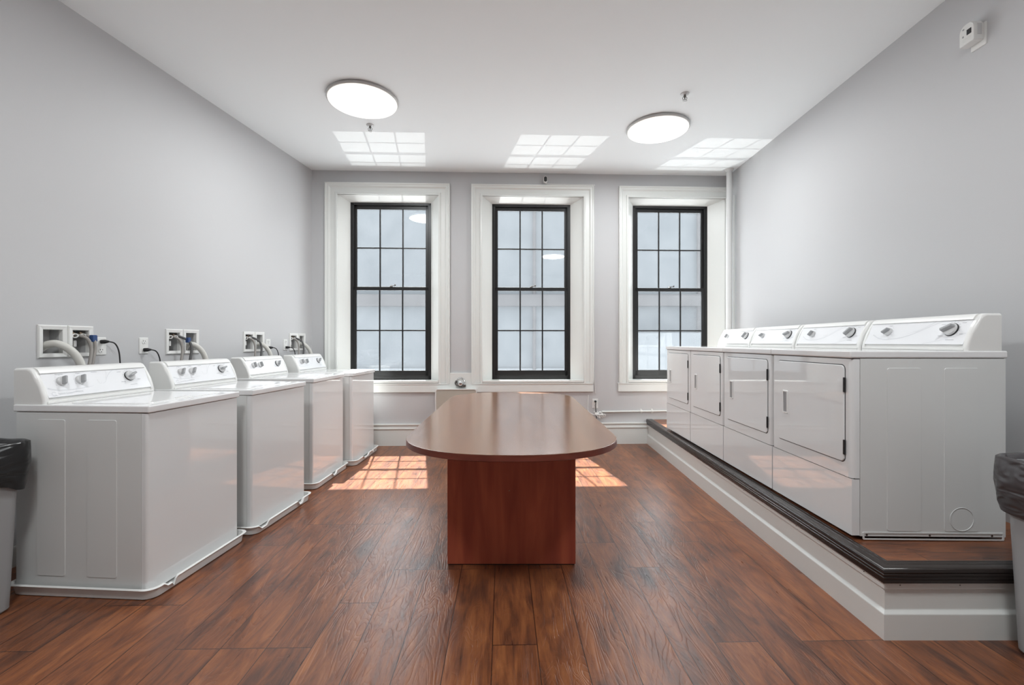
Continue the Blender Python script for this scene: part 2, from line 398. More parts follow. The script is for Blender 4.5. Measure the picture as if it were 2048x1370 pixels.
def window(idx, w):
    s0, s1 = uB(w['sa'][0]), uB(w['sa'][1]); y0 = .118
    root = bpy.data.objects.new('window_%d' % idx, None); C.objects.link(root); root.location = OB; root.rotation_euler = (0, 0, RB); root['kind'] = 'structure'
    fw = .034
    bm = B()
    box(bm, s0-.02, s0+fw, y0, y0+.05, Z_SB-.03, Z_ST+.02, .004); box(bm, s1-fw, s1+.02, y0, y0+.05, Z_SB-.03, Z_ST+.02, .004)
    box(bm, s0-.02, s1+.02, y0, y0+.05, Z_ST-.032, Z_ST+.02, .004); box(bm, s0-.02, s1+.02, y0, y0+.05, Z_SB-.03, Z_SB+.018, .004)
    # parting beads
    for a, b in ((s0+fw, s0+fw+.008), (s1-fw-.008, s1-fw)): box(bm, a, b, y0+.006, y0+.016, Z_SB, Z_ST-.03)
    link('window_frame', bm, 'frame', root)
    def sash(name, ya, z0, z1, rb, rt):
        bm = B(); a, b = s0+fw-.002, s1-fw+.002; st = .040
        box(bm, a, a+st, ya, ya+.022, z0, z1, .004); box(bm, b-st, b, ya, ya+.022, z0, z1, .004)
        box(bm, a, b, ya, ya+.022, z0, z0+rb, .004); box(bm, a, b, ya, ya+.022, z1-rt, z1, .004)
        ga, gb = a+st, b-st; za, zb = z0+rb, z1-rt
        for k in (1, 2):
            x = ga+(gb-ga)*k/3; box(bm, x-.0085, x+.0085, ya+.002, ya+.018, za, zb, .003)
        zm = (za+zb)/2; box(bm, ga, gb, ya+.002, ya+.018, zm-.0085, zm+.0085, .003)
        o = link(name, bm, 'frame', root)
        g = B(); box(g, ga-.005, gb+.005, ya+.012, ya+.0125, za-.005, zb+.005)
        link('glass_pane', g, 'glass', o, False)
        return o
    up = sash('upper_sash', y0+.026, 1.885, Z_ST-.030, .045, .046)
    lo = sash('lower_sash', y0+.002, Z_SB+.015, 1.925, .068, .044)
    # cam lock on the meeting rail
    bm = B(); cx = (s0+s1)/2
    lathe(bm, [(.018, 1.925), (.018, 1.932), (.012, 1.938)], Matrix.Translation((cx-.0, y0+.012, 0)), 16)
    box(bm, cx-.008, cx+.052, y0+.004, y0+.014, 1.938, 1.946, .003)
    box(bm, cx+.040, cx+.056, y0+.004, y0+.014, 1.938, 1.957, .003)
    link('sash_lock', bm, 'dark_metal', lo)
    # insect screen outside the lower half
    bm = B(); box(bm, s0+.02, s1-.02, y0+.0505, y0+.051, Z_SB, Z_ST-.02)
    link('insect_screen', bm, 'screen', root, False)
    p = bpy.data.lights.new('window_portal', 'AREA'); p.shape = 'RECTANGLE'; p.size = s1-s0; p.size_y = Z_ST-Z_SB; p.cycles.is_portal = True
    po = bpy.data.objects.new('window_portal', p); C.objects.link(po)
    po.matrix_world = Matrix.Translation(OB) @ Matrix.Rotation(RB, 4, 'Z') @ Matrix.Translation((cx, y0+.06, (Z_ST+Z_SB)/2)) @ Matrix.Rotation(R(-90), 4, 'X')
for k, w in enumerate(WIN): window(k+1, w)
# baseboards
def base_prof(h, t):
    return [(0, 0), (t, 0), (t, h-.075), (t+.006, h-.068), (t+.010, h-.058), (t+.004, h-.048), (t+.001, h-.03), (t+.012, h-.012), (t+.010, h), (0, h)]
bm = B(); pr = base_prof(.262, .020)
loft(bm, [[Vector((u, -o, z)) for o, z in pr] for u in (0.01, uB(1.70))])
struct('baseboard_back', bm, 'trim', OB, RB)
bm = B(); loft(bm, [[Vector((u, -o, z)) for o, z in ((0, 0), (.015, 0), (.015, .10), (.008, .112), (0, .112))] for u in (.05, sL(5.38))])
struct('baseboard_left', bm, 'trim', wallL(-2.6), RL)

# ---------------------------------------------------------------- raised platform
XN = lambda Y: 1.548+.029*(Y-1.883)
YE = 1.883
plat = thing('raised_platform', 'low white-skirted platform with dark brown nosing along the right wall under the dryers', 'platform', (0, 0, 0))
bm = B()
yb = 5.555
poly = [(XN(YE)+.03, YE+.03), (Rx(YE), YE+.03), (Rx(yb), yb+.03), (XN(yb)+.03, yb)]
loft(bm, [[Vector((x, y, z)) for x, y in poly] for z in (.02, .296)])
link('deck', bm, 'deck', plat, False)
path = [(Rx(YE)-.002, YE), (XN(YE), YE), (XN(yb), yb)]   # left of travel = away from... computed below
# travelling -X then +Y: the left-hand side is -Y then -X, i.e. outwards
bm = B()
path = [Vector(p) for p in path]
sk = [(-.03, 0), (0, 0), (0, .104), (-.003, .110), (-.012, .118), (-.014, .125), (-.014, .208), (-.004, .212), (-.004, .240), (-.03, .240)]
def sweepL(bm, path, prof, sgn):
    sweep(bm, path, [(sgn*o, z) for o, z in prof])
sweepL(bm, path, sk, -1 if False else 1)
link('skirting_board', bm, 'trim', plat)
bm = B()
ns = [(-.065, .294), (-.065, .3015), (-.055, .3025), (-.054, .3015), (-.044, .3015), (-.043, .3025), (-.034, .3025), (-.033, .3015), (-.024, .3015), (-.022, .3025), (-.006, .3025),
      (.002, .300), (.007, .294), (.009, .286), (.006, .280), (.0085, .277), (.0085, .270), (.006, .267), (.0085, .264), (.0085, .257), (.006, .254), (.0075, .251), (.0075, .241), (-.03, .241), (-.03, .294)]
sweepL(bm, path, ns, 1)
link('stair_nosing', bm, 'nosing', plat)
for k, f_ in enumerate((.05, .30, .62)):
    bm = B(); x = XN(YE)+.02+f_; lathe(bm, [(.0028, 0), (.002, .0015)], Matrix.Translation((x, YE+.004, .228)) @ Matrix.Rotation(R(90), 4, 'X'), 8); link('screw_head', bm, 'dark_metal', plat)
for y in (2.0, 2.5, 3.1, 3.8, 4.6):
    bm = B(); lathe(bm, [(.0028, 0), (.002, .0015)], Matrix.Translation((XN(y)+.004, y, .228)) @ Matrix.Rotation(R(-90), 4, 'Y'), 8); link('screw_head', bm, 'dark_metal', plat)

# ---------------------------------------------------------------- consoles shared by both machines
CP = [(.545, 0), (.545, .018), (.552, .045), (.566, .085), (.586, .125), (.606, .158), (.618, .172), (.634, .179), (.705, .179), (.705, 0)]
SL0, SL1 = Vector((.552, .040)), Vector((.600, .150))   # line of the sloping face
def on_face(x, z, out):
    t = (z-SL0.y)/(SL1.y-SL0.y); y = SL0.x+(SL1.x-SL0.x)*t
    n = Vector((-(SL1.y-SL0.y), (SL1.x-SL0.x))).normalized()
    return Vector((x, y+n.x*out, z+n.y*out))
FA = math.atan2(SL1.x-SL0.x, SL1.y-SL0.y)
def make_console(root, W_, zt, knobs, washer):
    con = bpy.data.objects.new('control_console', None)
    bm = B()
    def sect(x, d, top=0): return [Vector((x, y+(d if y < .64 else 0), z)) for y, z in CP]
    # body: slightly recessed between the caps
    loft(bm, [sect(.028, .007), sect(W_-.028, .007)])
    # top lip (hood)
    loft(bm, [[Vector((x, y, z)) for y, z in ((.598, .150), (.594, .152), (.606, .170), (.620, .1785), (.64, .1795), (.64, .15))] for x in (.028, W_-.028)])
    # base strip
    box(bm, .02, W_-.02, .540, .70, 0, .012, .003)
    con = link('control_console', bm, 'plastic', root); con.location = (0, 0, zt)
    for side in (0, 1):
        bm = B(); s = 1 if side == 0 else -1; x0 = 0.004 if side == 0 else W_-.004
        steps = [(0, .012), (.003, .005), (.010, 0), (.024, 0), (.028, .004)]
        loops = []
        for dx, ins in steps:
            loop = []
            c = Vector((.64, .085))
            for y, z in CP:
                yy = y+ins if y < .6 else (y+ins*.5 if y < .64 else y); zz = z-ins if z > .12 else z
                loop.append(Vector((x0+s*dx, yy, zz)))
            loops.append(loop)
        loft(bm, loops)
        link('end_cap', bm, 'plastic', con)
    # glossy facing
    bm = B(); L0 = [on_face(.030, .030, -.003), on_face(W_-.030, .030, -.003), on_face(W_-.030, .150, -.003), on_face(.030, .150, -.003)]
    L1 = [on_face(.030, .030, .0005), on_face(W_-.030, .030, .0005), on_face(W_-.030, .150, .0005), on_face(.030, .150, .0005)]
    loft(bm, [L0, L1]); link('facing_panel', bm, 'panel', con, False)
    # printed marks
    bm = B()
    def bar(x, z, l, h=.0028):
        bm.faces.new([bm.verts.new(on_face(x+a, z+b, .0012)) for a, b in ((-l/2, -h/2), (l/2, -h/2), (l/2, h/2), (-l/2, h/2))])
    for kx, kz, kr, big in knobs:
        for a in range(-120, 121, 40 if not big else 24):
            aa = R(a); x, z = kx+(kr+.008)*math.sin(aa), kz+(kr+.008)*math.cos(aa)
            bar(x, z, .0035 if not big else .006, .0016)
        if big:
            bar(kx-.055, kz+.028, .024, .002); bar(kx-.048, kz-.030, .028, .002); bar(kx+.058, kz-.022, .020, .002); bar(kx+.05, kz+.034, .022, .002); bar(kx+.01, kz-.050, .045, .0018)
        else: bar(kx, kz+.036, .04 if kx < .15 else .026, .0022)
    if washer: bar(.30, .141, .034, .0022)
    link('printed_mark', bm, 'print', con, False)
    bm = B()
    def ribbon(pts, w0, w1):
        pts = catmull([Vector((a, b, 0)) for a, b in pts], 8); vs = []
        for i, p in enumerate(pts):
            t = i/(len(pts)-1); d = (pts[min(i+1, len(pts)-1)]-pts[max(i-1, 0)]).normalized(); n = Vector((-d.y, d.x, 0)); w = w0+(w1-w0)*t
            vs.append((bm.verts.new(on_face(*(p+n*w)[:2], .0009)), bm.verts.new(on_face(*(p-n*w)[:2], .0009))))
        for a, b in zip(vs, vs[1:]): bm.faces.new((a[0], b[0], b[1], a[1]))
    if washer:
        ribbon([(.04, .075), (.09, .062), (.17, .060), (.27, .068)], .0035, .0006)
        ribbon([(.325, .075), (.345, .085), (.36, .105), (.385, .130), (.41, .145)], .0005, .0012)
        ribbon([(.302, .100), (.308, .080), (.318, .078), (.322, .086)], .001, .0004)
        ribbon([(.368, .148), (.366, .128), (.35, .098)], .0008, .0004)
    else:
        ribbon([(.07, .085), (.13, .062), (.20, .058), (.28, .066), (.36, .090), (.44, .125), (.50, .148)], .003, .001)
        ribbon([(.43, .032), (.52, .050), (.645, .085)], .0008, .0008)
        ribbon([(.30, .085), (.37, .102), (.42, .125), (.46, .149)], .0004, .0012)
    link('printed_swoosh', bm, 'swoosh', con, False)
    for kx, kz, kr, big in knobs:
        bm = B(); c = on_face(kx, kz, 0); mx = Matrix.Translation(c) @ Matrix.Rotation(R(90)-FA, 4, 'X')
        if big: lathe(bm, [(kr*1.06, 0), (kr*1.06, .006)], mx, 30, mi=1)
        h0 = .006 if big else .001
        lathe(bm, [(kr*.98, h0), (kr*1.0, h0+.003), (kr*.94, h0+.011), (kr*.80, h0+.014)], mx, 30, mi=2)
        ang = R(knob_ang(kx, washer)); g = bmesh.new()
        box(g, -kr*.27, kr*.27, -kr*.92, kr*.92, h0+.010, h0+.034, .0035, 2)
        for v in g.verts:
            if v.co.z > h0+.02: v.co.x *= .8; v.co.y *= .93
        merge(bm, g, mx @ Matrix.Rotation(ang, 4, 'Z'), 0)
        k = link('control_knob', bm, ['knob', 'black', 'knob_light'], con)
    return con
ANG = [20]
def knob_ang(kx, washer):
    ANG[0] = (ANG[0]*7+31) % 120
    if washer: return {.116: -20, .212: -20, .5: -62}.get(kx, 0)+VAR
    return {.178: -50, .565: -62}.get(kx, 0)+VAR
VAR = 0

def side_emboss(bm, x, s, z0, z1, ys):
    for a, b in ys:
        f = lambda u, v, d, x=x, s=s: Vector((x+s*d, u, v))
        plate(bm, b-a, z1-z0, .012, .0024, .0011, f, (a+b)/2, (z0+z1)/2)

# ---------------------------------------------------------------- washers
WW, WD = .65, .69
def make_washer(idx, loc, yaw, label, var):
    global VAR; VAR = var
    root = thing('washing_machine', label, 'washing machine', loc, yaw, 'top-loading washers along the left wall')
    zb, zc, zt = .024, .897, .933
    vert = lambda m, d: abs(d.z) > .3
    bm = B(); box(bm, 0, WW, .030, WD, zb, zc, .004)
    for x, s in ((0, -1), (WW, 1)): side_emboss(bm, x, s, zb+.07, zc-.035, ((.20-.045, .355-.045), (.475-.05, .625-.05)))
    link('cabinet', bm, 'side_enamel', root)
    bm = B(); box(bm, 0, WW, -.002, .0285, zb-.002, zc-.002, .013, 4, only=lambda m, d: abs(d.z) > .3 and m.y < .01)
    link('front_panel', bm, 'enamel', root)
    bm = B(); box(bm, -.004, WW+.004, -.012, WD+.012, zc+.001, zt, .0065, 3)
    top = link('top_panel', bm, 'enamel_top', root)
    bm = B(); f = lambda u, v, d: Vector((u, v, zt-.002+d)); plate(bm, .54, .43, .05, .0065, .003, f, WW/2, .27, 6)
    ld = link('lid', bm, 'enamel_top', root)
    bm = B(); plate(bm, .10, .03, .012, .003, .0015, lambda u, v, d: Vector((u, v, zt+.0035+d)), WW/2, .085)
    link('lid_handle', bm, 'plastic', ld)
    make_console(root, WW, zt, [(.116, .105, .025, False), (.212, .105, .025, False), (.5, .105, .028, True)], True)
    for x in (.05, WW-.05):
        for y in (.06, WD-.06):
            bm = B(); lathe(bm, [(.02, .0085), (.02, .016), (.008, .018), (.008, zb+.002)], Matrix.Translation((x, y, 0)), 12)
            link('foot', bm, 'gap', root)
    return root
# worded badge on the first washer's console
WASH = [((-1.7665, 2.19, 0), R(90-4), 'nearest white top-loading washer, beside the left trash bin', 0),
        ((-1.685, 2.925, 0), R(90-4), 'second white top-loading washer from the camera, behind the nearest one', -18),
        ((-1.690, 3.835, 0), R(90-1.4), 'third white top-loading washer from the camera, between the second and the farthest', 14),
        ((-1.608, 4.555, 0), R(90-1.6), 'farthest white top-loading washer, in the corner by the left window', 6)]
def badge(parent, text, x, z, size, m):
    cu = bpy.data.curves.new('lettering', 'FONT'); cu.body = text; cu.size = size; cu.resolution_u = 3
    tmp = bpy.data.objects.new('tmp_text', cu); C.objects.link(tmp)
    dg = bpy.context.evaluated_depsgraph_get(); me = bpy.data.meshes.new_from_object(tmp.evaluated_get(dg))
    bpy.data.objects.remove(tmp)
    me.materials.clear(); me.materials.append(M[m]); o = bpy.data.objects.new('lettering', me); C.objects.link(o)
    for v in me.vertices: v.co = on_face(x+v.co.x, z+v.co.y, .0016)
    o.parent = parent; return o
for k, (loc, yaw, lab, var) in enumerate(WASH):
    w_ = make_washer(k, loc, yaw, lab, var)
    con = [c for c in w_.children if c.name.startswith('control_console')][0]
    if k < 2:
        bm = B(); c = (.060, .046)
        for rr, (a0, a1) in ((.011, (20, 330)),):
            pts = [(c[0]+rr*math.cos(R(a)), c[1]+rr*math.sin(R(a))) for a in range(a0, a1, 15)]
            for p, q in zip(pts, pts[1:]):
                pi = (c[0]+(p[0]-c[0])*.78, c[1]+(p[1]-c[1])*.78); qi = (c[0]+(q[0]-c[0])*.78, c[1]+(q[1]-c[1])*.78)
                bm.faces.new([bm.verts.new(on_face(*r_, .0016)) for r_ in (p, q, qi, pi)])
        bm.faces.new([bm.verts.new(on_face(*r_, .0016)) for r_ in ((.062, .043), (.066, .043), (.075, .034), (.071, .034))])
        link('logo', bm, 'swoosh', con, False)
        badge(con, 'Speed Queen', .078, .041, .014, 'swoosh')
        badge(con, 'COMMERCIAL', .155, .044, .008, 'print')

# drip pans
def make_pan(loc, yaw, label, damage):
    bm = B(); w, d = .715, .78; cx, cy = WW/2, WD/2-.012; r = .055; n = 7
    per = []
    base = rrect(w, d, r, n, cx, cy)
    # densify straight runs
    dense = []
    for i, p in enumerate(base):
        q = base[(i+1) % len(base)]; L_ = math.dist(p, q); m = max(1, int(L_/.012))
        for k in range(m): dense.append((p[0]+(q[0]-p[0])*k/m, p[1]+(q[1]-p[1])*k/m))
    def dz(p):
        z = 0
        for (dx, wd, amt) in damage:
            if p[1] < 0:   # front run
                t = abs(p[0]-dx)/wd
                if t < 1: z -= amt*min(1, (1-t)*2.2)
        return z
    def ins(p, a): 
        v = Vector((p[0]-cx, p[1]-cy)); s = Vector(((w/2-a)/(w/2), (d/2-a)/(d/2))); return (cx+v.x*s.x, cy+v.y*s.y)
    loops = []
    H = .056
    for a, z, lip in ((.022, 0, 0), (.016, .004, 0), (.010, H-.006, 1), (.0, H-.006, 1), (-.002, H-.002, 1), (.002, H, 1), (.012, H, 1), (.014, H-.004, 1), (.020, .010, 0), (.028, .006, 0)):
        loops.append([Vector((*ins(p, a), z+lip*dz(p))) for p in dense])
    vs = [[bm.verts.new(p) for p in l] for l in loops]; N_ = len(dense)
    for A_, B_ in zip(vs, vs[1:]):
        for i in range(N_): bm.faces.new((A_[i], A_[(i+1) % N_], B_[(i+1) % N_], B_[i]))
    bm.faces.new(vs[0]); bm.faces.new(vs[-1])
    box(bm, cx-.17, cx-.12, cy-d/2+.001, cy-d/2+.02, .004, H-.012, .003) if False else None
    o = link('drip_pan', bm, 'plastic'); o.location = loc; o.rotation_euler = (0, 0, yaw)
    return tag(o, label, 'drip pan', 'drip pans under the washers')
PL = ['white plastic drip pan with a broken front rim under the nearest washer', 'white plastic drip pan with cracked front lip under the second washer from the camera',
      'white plastic drip pan under the third washer from the camera', 'white plastic drip pan with bent rim under the farthest washer by the window']
PD = [[(.075, .035, .018), (.10, .008, .02)], [(.05, .05, .022), (.50, .04, .03)], [(.33, .05, .026)], [(.25, .09, .024), (.45, .02, .02)]]
for k, (loc, yaw, lab, var) in enumerate(WASH):
    dx = [0, 0, -.01, -.0][k]
    make_pan((loc[0], loc[1]+dx, 0), yaw, PL[k], PD[k])

# ---------------------------------------------------------------- dryers
DW, DD = .683, .725
def make_dryer(loc, yaw, label, var):
    global VAR; VAR = var
    root = thing('clothes_dryer', label, 'dryer', loc, yaw, 'front-loading dryers on the platform')
    zc, zt = .866, .904
    bm = B(); box(bm, 0, DW, .040, DD-.004, .018, zc, .003)
    for x, s in ((0, -1), (DW, 1)):
        side_emboss(bm, x, s, .045, .822, ((.165, .325), (.432, .592)))
        # toe channel outline
        f = lambda u, v, d, x=x, s=s: Vector((x+s*d, u, v))
        ring_plate(bm, .66, .036, .006, .645, .024, .004, .003, f, .38, .022)
        pts = [(x+s*.0032, .512+.055*math.cos(2*math.pi*i/28), .104+.055*math.sin(2*math.pi*i/28)) for i in range(29)]
        tube(bm, pts, .0016, 6, 0)
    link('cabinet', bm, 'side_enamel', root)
    vf = lambda m, d: abs(d.z) > .3 and m.y < .02
    bm = B(); box(bm, .001, DW-.001, 0, .038, .294, zc-.002, .022, 5, only=vf)
    link('front_panel', bm, 'enamel', root)
    bm = B(); box(bm, .002, DW-.002, .0015, .038, .022, .290, .022, 5, only=vf)
    lp = link('lower_panel', bm, 'enamel', root)
    bm = B(); box(bm, .002, DW-.002, .012, .036, .289, .295); link('panel_gap', bm, 'gap', root, False)
    bm = B(); box(bm, -.003, DW+.003, -.008, DD+.004, zc+.002, zt, .008, 3)
    link('top_panel', bm, 'enamel_top', root)
    bm = B(); box(bm, .004, DW-.004, .004, DD-.01, zc-.003, zc+.003); link('top_gap', bm, 'gap', root, False)
    # door
    dx0, dx1, dz0, dz1 = .068, .638, .362, .833; cx, cz = (dx0+dx1)/2, (dz0+dz1)/2
    f = lambda u, v, d: Vector((u, -d, v))
    bm = B(); plate(bm, dx1-dx0+.008, dz1-dz0+.008, .026, .0012, .0004, f, cx, cz, 6); link('door_gap_shade', bm, 'gap', root)  # dark plate behind the door, painted as the shaded gap around it
    bm = B(); Lp = []
    for ins_, d in ((0, .0), (0, .004), (.003, .0065), (.10, .0075)):
        Lp.append([f(u, v, d) for u, v in rrect(dx1-dx0-2*ins_, dz1-dz0-2*ins_, max(.022-ins_, .012), 6, cx, cz)])
    loft(bm, Lp); door = link('door', bm, 'enamel', root)
    hx, hz = .155, .592
    bm = B(); g = lambda u, v, d: Vector((u, -.0065-d, v))
    ring_plate(bm, .052, .136, .006, .036, .118, .004, .006, g, hx, hz, chamf=.002)
    plate(bm, .037, .119, .004, .0018, .0004, g, hx, hz, mi=1)  # grey inset plate, its tone painted as the shade of the handle recess
    link('door_handle', bm, ['plastic', 'knob'], door)
    for z in (dz1-.095, dz0+.072):
        bm = B(); box(bm, dx1-.004, dx1+.007, -.009, -.0005, z-.036, z+.036, .002)
        link('hinge', bm, 'black', door)
    con = make_console(root, DW, zt, [(.178, .100, .024, False), (.565, .103, .033, True)], False)
    for y in (.07, .365, .655):
        bm = B()
        for x, s in ((-.003, -1), (DW+.003, 1)): lathe(bm, [(.005, 0), (.004, .002)], Matrix.Translation((x-s*.003, y, .026)) @ Matrix.Rotation(R(90*s), 4, 'Y'), 10)
        link('screw', bm, 'dark_metal', root)
    for x in (.06, DW-.06):
        for y in (.07, DD-.08):
            bm = B(); lathe(bm, [(.018, 0), (.018, .008), (.01, .010), (.01, .020)], Matrix.Translation((x, y, 0)), 12); link('foot', bm, 'gap', root)
    return root
DL = ['nearest white dryer on the platform, its full side panel with a round knockout showing',
      'second white dryer from the camera on the platform, next to the nearest one',
      'third white dryer from the camera on the platform, between two others',
      'farthest white dryer on the platform, in front of the right window']
for k in range(4):
    Yn = 2.16+.689*k      # near side
    Xn = 1.622+.020*(Yn-2.16)
    yaw = R(-90)-math.atan(.020)
    d = Vector((.02, 1)).normalized()*DW
    make_dryer((Xn+d.x, Yn+d.y, .2965), yaw, DL[k], [0, 18, -10, 25][k])

# ---------------------------------------------------------------- table
tb = thing('conference_table', 'long racetrack-shaped cherry laminate table in the middle of the room', 'table', (-.003, 3.22, 0))
HT, TH = .75, .031; hw, hl, el = .549, 1.255, .46
def tpts(ins=0, n=22):
    a, b, L_ = hw-ins, el-ins, hl-el; P = []
    for i in range(n+1):
        t = math.pi*i/n; c, s = math.cos(t), math.sin(t); e = .88
        P.append((a*math.copysign(abs(c)**e, c), L_+b*abs(s)**e))
    return P+[(-x, -y) for x, y in P]
bm = B(); loft(bm, [[Vector((x, y, z)) for x, y in tpts(i_)] for i_, z in ((.003, HT-.003), (.0015, HT-.0005), (.004, HT))])
tt = link('tabletop', bm, 'table_top', tb, False)
bm = B(); loft(bm, [[Vector((x, y, z)) for x, y in tpts(i_)] for i_, z in ((.004, HT-TH), (0, HT-TH+.003), (0, HT-.004), (.003, HT-.003))])
link('edge_band', bm, 'table_edge', tb)
for y0, y1 in ((-.70, -.665), (.665, .70)):
    bm = B(); box(bm, -.357, .357, y0, y1, .006, HT-TH, .0015, 1)
    pn = link('pedestal_panel', bm, 'table_panel', tb)
    if y0 < 0:
        bm = B()
        for x, z in ((-.01, .60), (-.012, .415)): lathe(bm, [(.003, 0), (.002, .001)], Matrix.Translation((x, y0, z)) @ Matrix.Rotation(R(90), 4, 'X'), 10)
        link('dowel_cap', bm, 'brass', pn)
    bm = B(); box(bm, -.35, .35, y0+.005, y1-.005, 0, .007); link('glide', bm, 'black', pn)
bm = B(); box(bm, -.015, .015, -.665, .665, .12, HT-TH, .001, 1); link('stretcher_panel', bm, 'table_panel', tb)

# ---------------------------------------------------------------- ceiling fittings
def ceiling_lamp(x, y, label, watts):
    r = thing('ceiling_lamp', label, 'ceiling lamp', (x, y, CEIL), 0, 'flush round ceiling lamps')
    bm = B(); lathe(bm, [(.272, -.0), (.290, -.004), (.292, -.020), (.286, -.026), (.278, -.026)], None, 56)
    link('rim', bm, 'lamp_rim', r)
    bm = B(); lathe(bm, [(.281, -.0265), (.280, -.032), (.262, -.038), (.20, -.041), (.10, -.042), (.01, -.042)], None, 56)
    link('diffuser', bm, 'lamp', r)
    a = bpy.data.lights.new('lamp_light', 'AREA'); a.shape = 'DISK'; a.size = .54; a.energy = watts; a.color = (.95, .985, 1)
    o = bpy.data.objects.new('lamp_light', a); C.objects.link(o); o.location = (x, y, CEIL-.046)
LW = 19
ceiling_lamp(-1.262, 3.83, 'round glowing flush ceiling lamp on the left, above the washers side', LW)
ceiling_lamp(1.397, 4.34, 'round glowing flush ceiling lamp on the right, above the dryers side', LW)
ceiling_lamp(-1.3, .75, 'added fill lamp, round and flush, unseen behind the camera on the left', 27)  # this and the next lamp are added out of view as room fill
ceiling_lamp(1.35, .75, 'added fill lamp, round and flush, unseen behind the camera on the right', 27)
def sprinkler(x, y, label):
    r = thing('fire_sprinkler', label, 'sprinkler', (x, y, CEIL), 0, 'ceiling sprinklers')
    bm = B(); lathe(bm, [(.036, 0), (.034, -.006), (.022, -.010), (.012, -.012)], None, 24); link('escutcheon', bm, 'knob_light', r)
    bm = B(); lathe(bm, [(.010, -.01), (.010, -.022), (.007, -.026), (.007, -.034), (.004, -.036)], None, 12)
    for s in (-1, 1): tube(bm, [(s*.008, 0, -.024), (s*.018, 0, -.034), (s*.014, 0, -.048), (0, 0, -.058)], .0022, 6, 4)
    lathe(bm, [(.004, -.034), (.004, -.058)], None, 8)
    link('head_frame', bm, 'dark_metal', r)
    bm = B(); lathe(bm, [(.004, -.057), (.019, -.058), (.019, -.060), (.003, -.061)], None, 20); link('deflector', bm, 'dark_metal', r)
sprinkler(-1.345, 4.29, 'small chrome fire sprinkler just behind the left ceiling lamp')
sprinkler(1.432, 3.75, 'small chrome fire sprinkler in front of the right ceiling lamp')

# ---------------------------------------------------------------- left wall fittings
def wl_thing(name, Y, z, label, cat, group=None): return thing(name, label, cat, wallL(Y, z), RL, group)
cosL = math.cos(A_L)
def wall_box(Ya, Yb, label, valves, tagcol):
    w = (Yb-Ya)/cosL; r = wl_thing('washer_outlet_box' if valves else 'drain_outlet_box', Ya, 1.148, label, 'wall box', 'recessed washer hook-up boxes')
    h = .196; f = lambda u, v, d: Vector((u, -d, v))
    bm = B(); O = [(0.001, 0), (w-.001, 0), (w-.001, h), (0.001, h)]
    def rect(i, d): return [f(i+.001, i, d), f(w-i-.001, i, d), f(w-i-.001, h-i, d), f(i+.001, h-i, d)]
    loft(bm, [rect(0, 0), rect(.001, .006), rect(.006, .011), rect(.026, .007), rect(.028, .002), rect(.028, -.02)], False, False)
    link('box_frame', bm, 'plastic', r, False)
    bm = B(); loft(bm, [rect(.0265, .0), rect(.0265, -.088)], False, True); link('box_liner', bm, 'box_inside', r, False)
    if valves:
        for x in (w*.36, w*.66):
            bm = B(); lathe(bm, [(.013, .02), (.013, .045), (.009, .05), (.009, .085)], Matrix.Translation((x, .0, h-.055)) @ Matrix.Rotation(R(-90), 4, 'X'), 12)
            lathe(bm, [(.008, -.01), (.008, .018)], Matrix.Translation((x, .032, h-.055)), 10)
            link('valve', bm, 'brass', r)
        for x in (w*.30, w*.60):
            bm = B(); mx = Matrix.Translation((x, -.004, h-.062)) @ Matrix.Rotation(R(-80), 4, 'X') @ Matrix.Scale(1.35, 4, (1, 0, 0))
            lathe(bm, [(.0095, 0), (.014, 0), (.014, .006), (.0095, .006), (.0095, 0)], mx, 16, False); link('valve_handle', bm, 'plastic', r)
        bm = B(); plate(bm, .018, .040, .004, .003, .001, lambda u, v, d: Vector((u, .02-d, v)), w*.40, .085); link('hang_tag', bm, 'plastic', r)
    return r
names = ['nearest washer', 'second washer from the camera', 'third washer from the camera', 'farthest washer']
order = [0, 1, 1, 1]  # first pair: drain box first
for k, (a, b, c) in enumerate(BOX_Y):
    if k == 0:
        wall_box(a, b, 'white recessed wall box holding a fat drain hose, behind the nearest washer', False, 0)
        wall_box(b, c, 'white recessed wall box with two valves, behind the nearest washer', True, 0)
    else:
        wall_box(a, b, 'white recessed valve box on the left wall above the %s' % names[k], True, 0)
        wall_box(b, c, 'white recessed drain box on the left wall above the %s' % names[k], False, 0)
def lw(Y, z, out): return wallL(Y, z, out)
def hose(pts, r, m, label, cat='hose', name='water_hose', collar=None, group=None):
    bm = B(); tube(bm, pts, r, 12, 7); o = link(name, bm, m)
    if collar:
        c, col, sz = collar; b2 = B(); 
        p = Vector(c); box(b2, p.x-sz*.8, p.x+sz*.8, p.y-sz, p.y+sz, p.z-sz*1.3, p.z+sz*1.3, sz*.35)
        tgt = link('hose_tag', b2, col, o)
    return tag(o, label, cat, group)
